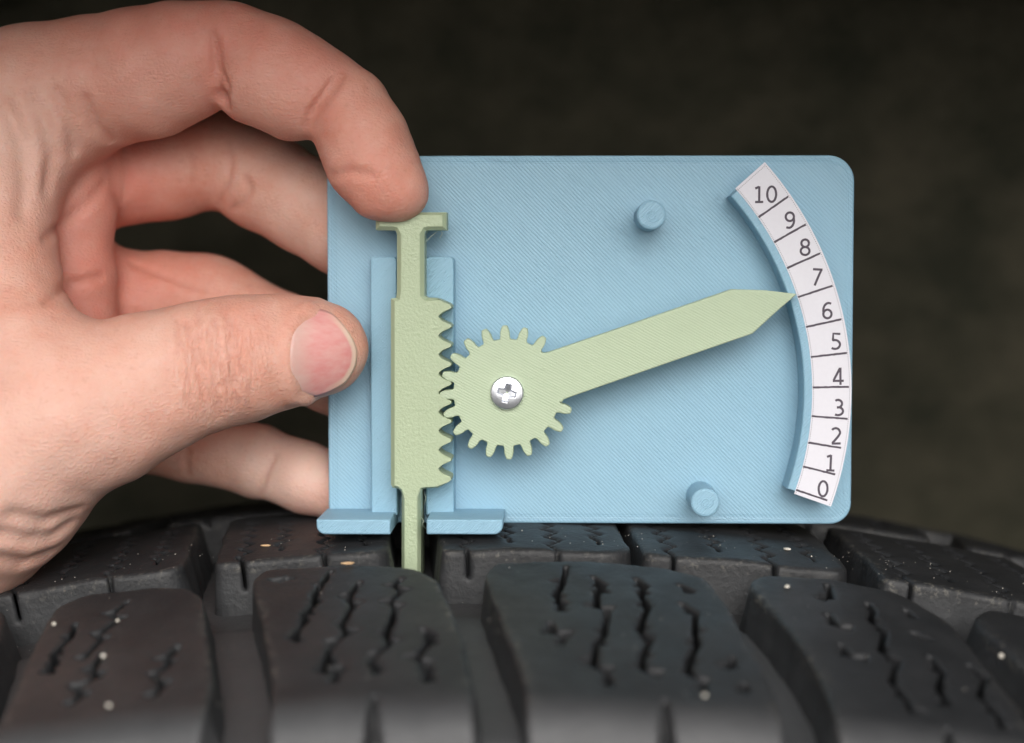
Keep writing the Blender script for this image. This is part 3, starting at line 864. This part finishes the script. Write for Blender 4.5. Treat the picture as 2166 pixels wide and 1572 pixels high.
class Field:
    def __init__(s, lo, hi, h):
        s.h = h; s.lo = np.asarray(lo, float)
        s.n = [int(math.ceil((hi[i] - lo[i]) / h)) + 1 for i in range(3)]
        s.D = np.full(s.n, 30.0, np.float32)
    def box(s, lo, hi):
        a = [max(0, int((lo[i] - s.lo[i]) / s.h)) for i in range(3)]
        b = [min(s.n[i], int(math.ceil((hi[i] - s.lo[i]) / s.h)) + 1) for i in range(3)]
        return tuple(slice(a[i], max(b[i], a[i] + 1)) for i in range(3))
    def axes(s, sl):
        return [((np.arange(q.start, q.stop) * s.h + s.lo[i]).astype(np.float32)) for i, q in enumerate(sl)]
    def chain(s, pts, k_in, k_out, sy=1.0):
        """pts: list of (x, y, z, r): a tapering limb; sy > 1 flattens it along the line of sight"""
        P = np.array(pts, float); m_ = k_out + 3.0; R = P[:, 3].max()
        sl = s.box(P[:, :3].min(0) - R - m_, P[:, :3].max(0) + R + m_)
        X, Y, Z = s.axes(sl); X = X[:, None, None]; Y = Y[None, :, None]; Z = Z[None, None, :]
        F = np.full([q.stop - q.start for q in sl], 30.0, np.float32)
        for i in range(max(len(P) - 1, 1)):
            a, b = P[i], P[min(i + 1, len(P) - 1)]
            m2 = m_ + max(a[3], b[3])
            s2 = s.box(np.minimum(a, b)[:3] - m2, np.maximum(a, b)[:3] + m2)
            l = tuple(slice(max(q.start - p.start, 0), max(q.stop - p.start, 0)) for q, p in zip(s2, sl))
            x, y, z = X[l[0]], Y[:, l[1]], Z[:, :, l[2]]
            e = (b - a)[:3].copy(); e[1] *= sy
            dx, dy, dz = x - a[0], (y - a[1]) * sy, z - a[2]
            t = np.clip((dx * e[0] + dy * e[1] + dz * e[2]) / (e @ e + 1e-9), 0, 1)
            d = np.sqrt((dx - t * e[0]) ** 2 + (dy - t * e[1]) ** 2 + (dz - t * e[2]) ** 2) - (a[3] + (b[3] - a[3]) * t)
            F[l] = smin(F[l], d.astype(np.float32), k_in)
        s.D[sl] = smin(s.D[sl], F, k_out)
    def groove(s, pts, r, k):
        P = np.array(pts, float); m_ = r + k + 1.0
        sl = s.box(P.min(0) - m_, P.max(0) + m_)
        X, Y, Z = s.axes(sl); X = X[:, None, None]; Y = Y[None, :, None]; Z = Z[None, None, :]
        d = None
        n = len(P)
        for i in range(n - 1):
            a, b = P[i], P[i + 1]; e = b - a
            dx, dy, dz = X - a[0], Y - a[1], Z - a[2]
            t = np.clip((dx * e[0] + dy * e[1] + dz * e[2]) / (e @ e + 1e-9), 0, 1)
            g = (i + t) / (n - 1); rr = r * np.sqrt(np.clip(4.2 * g * (1 - g), 0, 1)) + 0.02
            q = np.sqrt((dx - t * e[0]) ** 2 + (dy - t * e[1]) ** 2 + (dz - t * e[2]) ** 2) - rr
            d = q if d is None else np.minimum(d, q)
        s.D[sl] = -smin(-s.D[sl], d.astype(np.float32), k)
    def probe(s, p):
        i = np.clip(((p - s.lo) / s.h), 0, np.array(s.n) - 1.001); j = i.astype(int); f = i - j
        out = 0
        for a in (0, 1):
            for b in (0, 1):
                for c in (0, 1):
                    w = (f[..., 0] if a else 1 - f[..., 0]) * (f[..., 1] if b else 1 - f[..., 1]) * (f[..., 2] if c else 1 - f[..., 2])
                    out = out + w * s.D[j[..., 0] + a, j[..., 1] + b, j[..., 2] + c]
        return out
    def hit(s, u, v, y0=-60.0):
        """where the camera ray through a photograph pixel first meets the skin"""
        d = FWD * FPX + RGT * (u - W / 2) - UPV * (v - H / 2); d = d / d[1]
        ts = np.arange(y0, s.lo[1] + s.h * s.n[1] - 1, 0.2) - CAM[1]
        q = s.probe(CAM[None] + d[None] * ts[:, None])
        k = np.nonzero(q < 0)[0]
        if not len(k): return None
        k = k[0]
        t = ts[k] if k == 0 else ts[k - 1] + 0.2 * q[k - 1] / max(q[k - 1] - q[k], 1e-6)
        return CAM + d * t

def J(u, v, Y, r): p = at(u, v, Y); return (p[0], p[1], p[2], r)

def build_hand():
    f = Field((-190, -62, -62), (-20, 46, 98), 0.5)
    # back of the hand and palm: the four metacarpals fanning out from the wrist
    wrist = (-520, 1010)
    f.chain([J(70, 215, 3, 12.0), J(-180, 330, 8, 14.5), J(-480, 800, 6, 22)], 2, 8)
    f.chain([J(130, 385, 17, 10.5), J(-200, 560, 16, 14), J(-500, 880, 10, 22)], 2, 8)
    f.chain([J(130, 610, 19, 10.5), J(-200, 780, 17, 14), J(-500, 1000, 10, 22)], 2, 8)
    f.chain([J(160, 850, 15, 9.5), J(-150, 1000, 13, 13), J(-480, 1100, 8, 20)], 2, 8)
    f.chain([J(-480, 900, 6, 24), J(-560, 1050, 2, 26), J(-900, 1380, -20, 27), J(-1300, 1700, -40, 30)], 6, 12, 1.15)
    # thumb base and ball of the thumb
    f.chain([J(110, 880, -17, 13.8), J(-40, 985, -14, 18.2), J(-180, 1050, -9, 22.6), J(-480, 1060, 0, 24)], 4, 8)
    # skin web between thumb and index finger
    f.chain([J(60, 270, -1, 9.0), J(0, 430, -6, 8.5), J(-5, 560, -9, 9.0), J(30, 720, -14, 10.5)], 4, 9)
    f.chain([J(-60, 300, 4, 11.0), J(-120, 500, 2, 13), J(-100, 760, -4, 15)], 4, 10)
    # far half of the palm, its front edge overlapping the finger bases
    f.chain([J(150, 330, 9.0, 6.4), J(165, 450, 8.0, 6.2), J(160, 580, 8.0, 6.6), J(170, 740, 8.0, 7.0)], 2, 2.2)
    f.chain([J(80, 420, 10.0, 8.5), J(70, 600, 9.0, 8.5), J(60, 760, 6.0, 9.0)], 2, 6)
    # fingers
    f.chain([J(100, 380, 17, 10.0), J(250, 365, 19, 9.3), J(345, 358, 20, 9.1), J(430, 338, 20.5, 8.9)], 1.6, 3.0)
    f.chain([J(470, 338, 20.5, 8.6), J(560, 385, 18.5, 8.7), J(640, 432, 15.5, 8.3), J(720, 482, 12.6, 7.9), J(800, 540, 11.0, 7.2), J(850, 580, 10.6, 6.0)], 1.6, 1.8)
    f.chain([J(110, 610, 20, 10.0), J(250, 633, 22, 9.0), J(350, 636, 23, 8.8), J(420, 638, 22.5, 8.6), J(455, 645, 22, 8.3)], 1.6, 3.0)
    f.chain([J(455, 645, 22, 8.3), J(600, 722, 17, 8.3), J(700, 778, 12.8, 7.8), J(800, 840, 11, 6.8)], 1.6, 1.8)
    f.chain([J(150, 850, 16, 9.5), J(290, 912, 17, 7.2), J(400, 940, 17.5, 6.6), J(540, 973, 15, 6.5)], 1.6, 3.0)
    f.chain([J(560, 980, 14.5, 6.3), J(650, 1012, 11.5, 6.2), J(740, 1040, 9.9, 5.6)], 1.2, 1.6)
    # index finger: three segments with their own pads so that the creases fold between them
    f.chain([J(70, 210, 2, 12.2), J(190, 180, 1, 11.4), J(300, 152, -1, 10.7), J(385, 128, -2.5, 9.7), J(425, 116, -3, 8.9)], 1.5, 4.0)
    f.chain([J(330, 185, -2, 8.0), J(405, 155, -3.5, 6.6)], 1.5, 2.5)
    f.chain([J(492, 112, -3.5, 8.5), J(575, 150, -4.5, 8.55), J(640, 186, -5.5, 8.2), J(680, 200, -6, 7.6)], 1.5, 1.6)
    f.chain([J(545, 168, -5.2, 7.8), J(612, 205, -6.2, 6.9)], 1.5, 1.5)
    f.chain([J(735, 232, -7, 7.2), J(770, 300, -8.4, 7.3), J(798, 355, -9.6, 6.9), J(828, 392, -10.4, 5.7), J(846, 408, -10.6, 4.5)], 1.5, 1.5)
    f.chain([J(765, 345, -9.8, 6.0), J(800, 392, -10.8, 5.5)], 1.5, 1.5)
    # thumb
    f.chain([J(110, 890, -17, 13.8), J(215, 855, -17, 12.9), J(310, 815, -16, 11.4), J(380, 790, -15, 10.5), J(455, 769, -14, 10.15), J(520, 757, -12.6, 9.9),
             J(600, 743, -10.6, 9.05), J(668, 737, -9.4, 7.9), J(692, 739, -9.0, 6.5)], 2, 4.0, 1.18)
    # small unevenness of flesh
    X = (np.arange(f.n[0]) * f.h + f.lo[0])[:, None, None].astype(np.float32); Y = (np.arange(f.n[1]) * f.h + f.lo[1])[None, :, None].astype(np.float32)
    Z = (np.arange(f.n[2]) * f.h + f.lo[2])[None, None, :].astype(np.float32)
    f.D += 0.15 * np.sin(X * 0.62 + 1.0 + 0.5 * np.sin(Z * 0.3)) * np.sin(Z * 0.55 + 0.4) * np.sin(Y * 0.5 + 0.8)
    f.D += 0.02 * np.sin(X * 1.7 + Z * 0.9) * np.sin(Z * 1.5 - X * 0.6 + 2.0) * np.sin(Y * 1.3)
    def on(pp, y0=-60.0):
        out = []
        for i in range(len(pp) - 1):
            for t in np.linspace(0, 1, 5)[: 5 if i == len(pp) - 2 else 4]:
                q = f.hit(pp[i][0] + (pp[i + 1][0] - pp[i][0]) * t, pp[i][1] + (pp[i + 1][1] - pp[i][1]) * t, y0)
                if q is not None: out.append(q)
        return out
    folds = []
    def crease(pp, r, k, y0=-60.0):
        P = on(pp, y0)
        if len(P) > 1: f.groove(P, r, k); folds.append((np.array(P), r))
    crease([(452, 70), (457, 120), (460, 175), (466, 212)], 0.75, 1.4)
    crease([(470, 150), (480, 190), (476, 212)], 0.5, 1.0)
    crease([(466, 195), (470, 212), (474, 226)], 1.2, 1.4)
    crease([(724, 158), (700, 190), (668, 232), (648, 268)], 0.75, 1.3)
    crease([(705, 165), (684, 200), (655, 240)], 0.25, 0.9)
    crease([(236, 300), (205, 272), (186, 235), (178, 205)], 0.6, 2.0)
    crease([(700, 372), (740, 362), (790, 372)], 0.3, 1.6)
    crease([(484, 300), (489, 345), (480, 390), (460, 432)], 0.4, 1.0)
    crease([(520, 375), (528, 400), (512, 432), (490, 445)], 0.5, 1.2)
    crease([(262, 315), (268, 360), (262, 420)], 0.35, 1.0)
    crease([(405, 325), (410, 360), (404, 385)], 0.2, 0.8)
    crease([(277, 556), (340, 580), (434, 616)], 0.35, 1.2)
    crease([(582, 962), (566, 995), (548, 1046)], 0.4, 1.0)
    crease([(398, 950), (394, 975), (397, 1005)], 0.3, 0.9)
    crease([(92, 508), (140, 470), (190, 425), (222, 385)], 0.45, 1.6)
    crease([(95, 640), (150, 600), (215, 585)], 0.35, 1.6)
    crease([(60, 200), (95, 260), (112, 330), (100, 400)], 0.2, 2.6)
    crease([(15, 230), (45, 300), (55, 380), (48, 450)], 0.1, 3.2)
    crease([(115, 190), (150, 250), (158, 320)], 0.3, 2.2)
    crease([(25, 1092), (92, 1108), (160, 1086)], 0.4, 3.0)
    crease([(0, 1132), (60, 1145), (110, 1140), (150, 1112)], 0.3, 3.0)
    crease([(-20, 1182), (50, 1194), (108, 1172)], 0.2, 3.0)
    # knuckle wrinkles on the thumb joint
    for (u, r) in ((376, .2), (400, .42), (416, .28), (434, .38), (455, .32), (478, .36), (500, .22)):
        du = rng.uniform(-4, 4, 6); a, b = rng.uniform(650, 700), rng.uniform(840, 885)
        vs = np.linspace(a, b, 6)
        crease([(u + (v - 690) * 0.17 + 5 * math.sin((v - a) * 0.03 + u) + du[i], v) for i, v in enumerate(vs)], r, 0.7)
    for k in range(8):                                       # short links between the wrinkles
        u = rng.uniform(405, 490); v = rng.uniform(690, 850)
        crease([(u, v), (u + rng.uniform(8, 16), v + rng.uniform(-14, 14))], 0.18, 0.7)
    # rim of skin round the nail
    NB = [(655, 652), (630, 668), (614, 700), (608, 745), (610, 800), (620, 838), (650, 846)]
    rim = on([(u - 3, v) for (u, v) in NB])
    f.chain([(p[0], p[1] + 0.75, p[2], 0.95) for p in rim], 0.5, 1.4)
    # nail plate
    OUT = [(651, 656), (680, 653), (707, 663), (739, 700), (757, 737), (755, 774), (734, 811), (693, 833), (660, 842), (620, 834), (611, 800), (609, 745), (615, 700), (630, 670)]
    P = np.array(OUT + OUT[:1], float); L = np.concatenate([[0], np.cumsum(np.linalg.norm(np.diff(P, axis=0), axis=1))])
    q = np.linspace(0, L[-1], 73)[:-1]
    E = np.stack([np.interp(q, L, P[:, 0]), np.interp(q, L, P[:, 1])], 1)
    for _ in range(3): E = (np.roll(E, 1, 0) + 2 * E + np.roll(E, -1, 0)) / 4
    C = np.array([684.0, 748.0]); nr = 16; NV, NF, tip, lun = [], [], [], []
    pts2 = [C] + [C + (e - C) * (i / nr) for i in range(1, nr + 1) for e in E]
    for (u, v) in pts2:
        h_ = f.hit(u, v)
        if h_ is None: h_ = np.array(NV[-1])
        NV.append(h_)
    NV = np.array(NV)
    # a nail is a smooth sheet: fit a low order surface to the skin under it, then lift it slightly
    x, z, y = NV[:, 0] - NV[0, 0], NV[:, 2] - NV[0, 2], NV[:, 1]
    A = np.stack([np.ones_like(x), x, z, x * x, x * z, z * z, z ** 4, x ** 3], 1); co = np.linalg.lstsq(A, y, rcond=None)[0]
    ys = A @ co
    rad = np.array([0.0] + [i / nr for i in range(1, nr + 1) for _ in E])
    right = np.clip((np.array([p[0] for p in pts2]) - 690) / 40, 0, 1)
    left = 1 - np.clip((np.array([p[0] for p in pts2]) - 618) / 50, 0, 1)
    lift = 0.32 - 0.22 * rad ** 4 * (1 - right) - 0.9 * np.clip((rad - 0.9) / 0.1, 0, 1) ** 2 * np.clip(left * 3.0, 0, 1)
    NV[:, 1] = ys - lift
    tipv = np.clip((rad - 0.835) / 0.03, 0, 1) * right; lunv = np.clip(left * 1.3, 0, 1)
    n = len(E)
    for j in range(n):
        k = (j + 1) % n; NF.append((0, 1 + k, 1 + j))
        for i in range(nr - 1): NF.append((1 + i * n + j, 1 + i * n + k, 1 + (i + 1) * n + k, 1 + (i + 1) * n + j))
    f.D = np.maximum(f.D, (f.lo[0] + 2.0) - X)                # the forearm ends well outside the picture, closed
    for ax in range(3):
        sl = [slice(None)] * 3
        for q in (0, -1): sl[ax] = q; f.D[tuple(sl)] = np.maximum(f.D[tuple(sl)], 0.5)
    V, F = surface_nets(f.D, f.lo, f.h)
    me = mesh_quads('hand', V, F)
    # redder where blood shows: fingertips, inside of the palm, joints
    red = np.zeros(len(V)); pale = np.zeros(len(V))
    def blob(u, v, Y, r, a, arr):
        c = at(u, v, Y); arr += a * np.exp(-((V - c) ** 2).sum(1) / (r * r))
    for q_ in ((800, 400, -12, 9, .7), (740, 290, -10, 8, .45), (130, 560, 8, 14, 1.0), (170, 650, 5, 12, .9), (180, 420, 5, 10, .5), (380, 420, 16, 10, .35), (680, 1060, 8, 8, .7),
               (470, 190, -6, 5, .6), (250, 330, 10, 9, .6), (60, 880, -30, 22, .25), (560, 660, -20, 10, .25), (300, 40, -6, 14, .35), (700, 130, -8, 8, .5), (560, 90, -8, 12, .55), (420, 40, -8, 12, .6), (150, 60, -4, 16, .5), (300, 200, -8, 9, .25), (640, 200, -13, 8, .3), (400, 600, 20, 14, .35), (120, 700, 0, 8, .6)):
        blob(*q_, red)
    for q_ in ((40, 330, -8, 14, .7), (560, 330, 12, 8, .3), (640, 480, 8, 9, .6), (300, 740, -26, 8, .25), (100, 1120, -30, 18, .6), (625, 975, 6, 11, 1.2), (540, 1010, 10, 8, .4), (30, 870, -36, 20, .35), (570, 240, -12, 7, .3), (350, 210, -10, 9, .3)):
        blob(*q_, pale)
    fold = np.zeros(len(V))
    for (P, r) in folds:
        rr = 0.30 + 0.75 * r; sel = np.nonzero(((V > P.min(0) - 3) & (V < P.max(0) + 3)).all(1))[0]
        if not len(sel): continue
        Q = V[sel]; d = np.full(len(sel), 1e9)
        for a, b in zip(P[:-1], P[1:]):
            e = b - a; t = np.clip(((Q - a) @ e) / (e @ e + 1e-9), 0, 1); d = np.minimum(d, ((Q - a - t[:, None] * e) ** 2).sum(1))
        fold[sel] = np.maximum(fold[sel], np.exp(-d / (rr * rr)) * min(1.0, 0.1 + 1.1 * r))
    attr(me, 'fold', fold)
    kn = np.zeros(len(V)); blob(452, 705, -24, 6.0, .9, kn); blob(458, 770, -26, 6.5, 1.0, kn); blob(465, 835, -24, 6.0, .9, kn); attr(me, 'knuckle', np.clip(kn, 0, 1))
    attr(me, 'red', np.clip(red, 0, 1)); attr(me, 'pale', np.clip(pale, 0, 1))
    o = link('hand', me, None, SKIN)
    tag(o, 'bare left hand pinching the blue gauge, index finger pressing its green plunger', 'hand')
    nm = mesh_np('thumb_nail', NV, NF)
    attr(nm, 'tip', tipv); attr(nm, 'lunula', lunv)
    no = link('thumb_nail', nm, o, NAIL)
    sm = no.modifiers.new('thickness', 'SOLIDIFY'); sm.thickness = 0.00025; sm.offset = -1
    return o
build_hand()

# ------------------------------------------------------------------ bits lying on the tread
def lump(name, u, v, lx, ly, lz, rot, mat, label, cat, group, lift=0.2):
    a, s_ = on_tyre(u, v); c = tyre_pt(a, s_, lift + lz * 0.5)
    bm = bmesh.new(); bmesh.ops.create_icosphere(bm, subdivisions=2, radius=0.5)
    cr, sr = math.cos(rot), math.sin(rot)
    for q in bm.verts:
        k = 1 + rng.uniform(-0.14, 0.14); x, y, z = q.co.x * lx * k, q.co.y * ly * k, q.co.z * lz * k
        q.co = Vector(((c[0] + x * cr - y * sr) * S, (c[1] + x * sr + y * cr) * S, (c[2] + z) * S))
    me = bpy.data.meshes.new(name); bm.to_mesh(me); bm.free(); me.shade_smooth()
    tag(link(name, me, None, mat), label, cat, group)
G1, G2 = 'seed husks on the tread', 'pale grit on the tread'
lump('seed_husk', 736, 1198, 2.1, 0.8, 0.5, 0.15, SEED, 'tan seed husk on top edge of the tread block below the probe', 'husk', G1)
lump('seed_husk', 562, 1157, 1.7, 0.8, 0.4, 0.1, SEED, 'thin tan seed husk left of the blue foot on the tread', 'husk', G1, 0.05)
lump('stone_flake', 1664, 1166, 1.0, 1.6, 0.5, 0.5, GRIT, 'white angular flake on the tread right of the gauge plate', 'flake', G2, 0.1)
lump('stone_flake', 1664, 1247, 0.9, 1.5, 0.5, -0.3, GRIT, 'white oval flake on the left corner of the right front tread block', 'flake', G2)
lump('stone_grain', 220, 1395, 0.75, 0.7, 0.6, 0, GRIT, 'largest white grain amid sipes of the left front tread block', 'grit', G2)
lump('stone_grain', 232, 1500, 0.75, 0.7, 0.6, 0, GRIT, 'pale grain on shoulder edge of the left front tread block', 'grit', G2)
lump('stone_grain', 116, 1327, 0.7, 0.7, 0.6, 0, GRIT, 'small pale grain on left margin of the left front tread block', 'grit', G2)
lump('stone_grain', 250, 1320, 0.6, 0.6, 0.5, 0, GRIT, 'tiny pale grain near the back of the left front tread block', 'grit', G2)
lump('stone_grain', 1490, 1478, 0.7, 0.65, 0.5, 0, GRIT, 'pale grain below the longest sipe of the middle front tread block', 'grit', G2)
lump('stone_grain', 2116, 1395, 0.8, 0.8, 0.7, 0, GRIT, 'pale grain in the groove at the far right of the tread', 'grit', G2)
# dust and sand too fine to count
def build_dust():
    V, F = [], []
    def grain(c, r):
        k = len(V)
        for d in ((1, 0, 0), (-1, 0, 0), (0, 1, 0), (0, -1, 0), (0, 0, 1), (0, 0, -1)): V.append(c + np.array(d) * r * rng.uniform(0.6, 1.2))
        F.extend([(k + x, k + y, k + z) for (x, y, z) in ((0, 2, 4), (2, 1, 4), (1, 3, 4), (3, 0, 4), (2, 0, 5), (1, 2, 5), (3, 1, 5), (0, 3, 5))])
    for i in range(320):
        a = rng.uniform(-95, 100); s_ = rng.choice([rng.uniform(28, 43), rng.uniform(44, 53), rng.uniform(53, 100)], p=[.45, .3, .25])
        deep = 44 < s_ < 53
        grain(tyre_pt(a, s_, -DEPTH + 0.2 if deep else 0.06), rng.uniform(0.04, 0.10) * (1.8 if rng.random() < 0.1 else 1))
    o = link('dust_grains', mesh_np('dust_grains', V, F, False), None, GRIT)
    tag(o, 'fine pale sand and dust scattered over the tread', 'dust', kind='stuff')
build_dust()
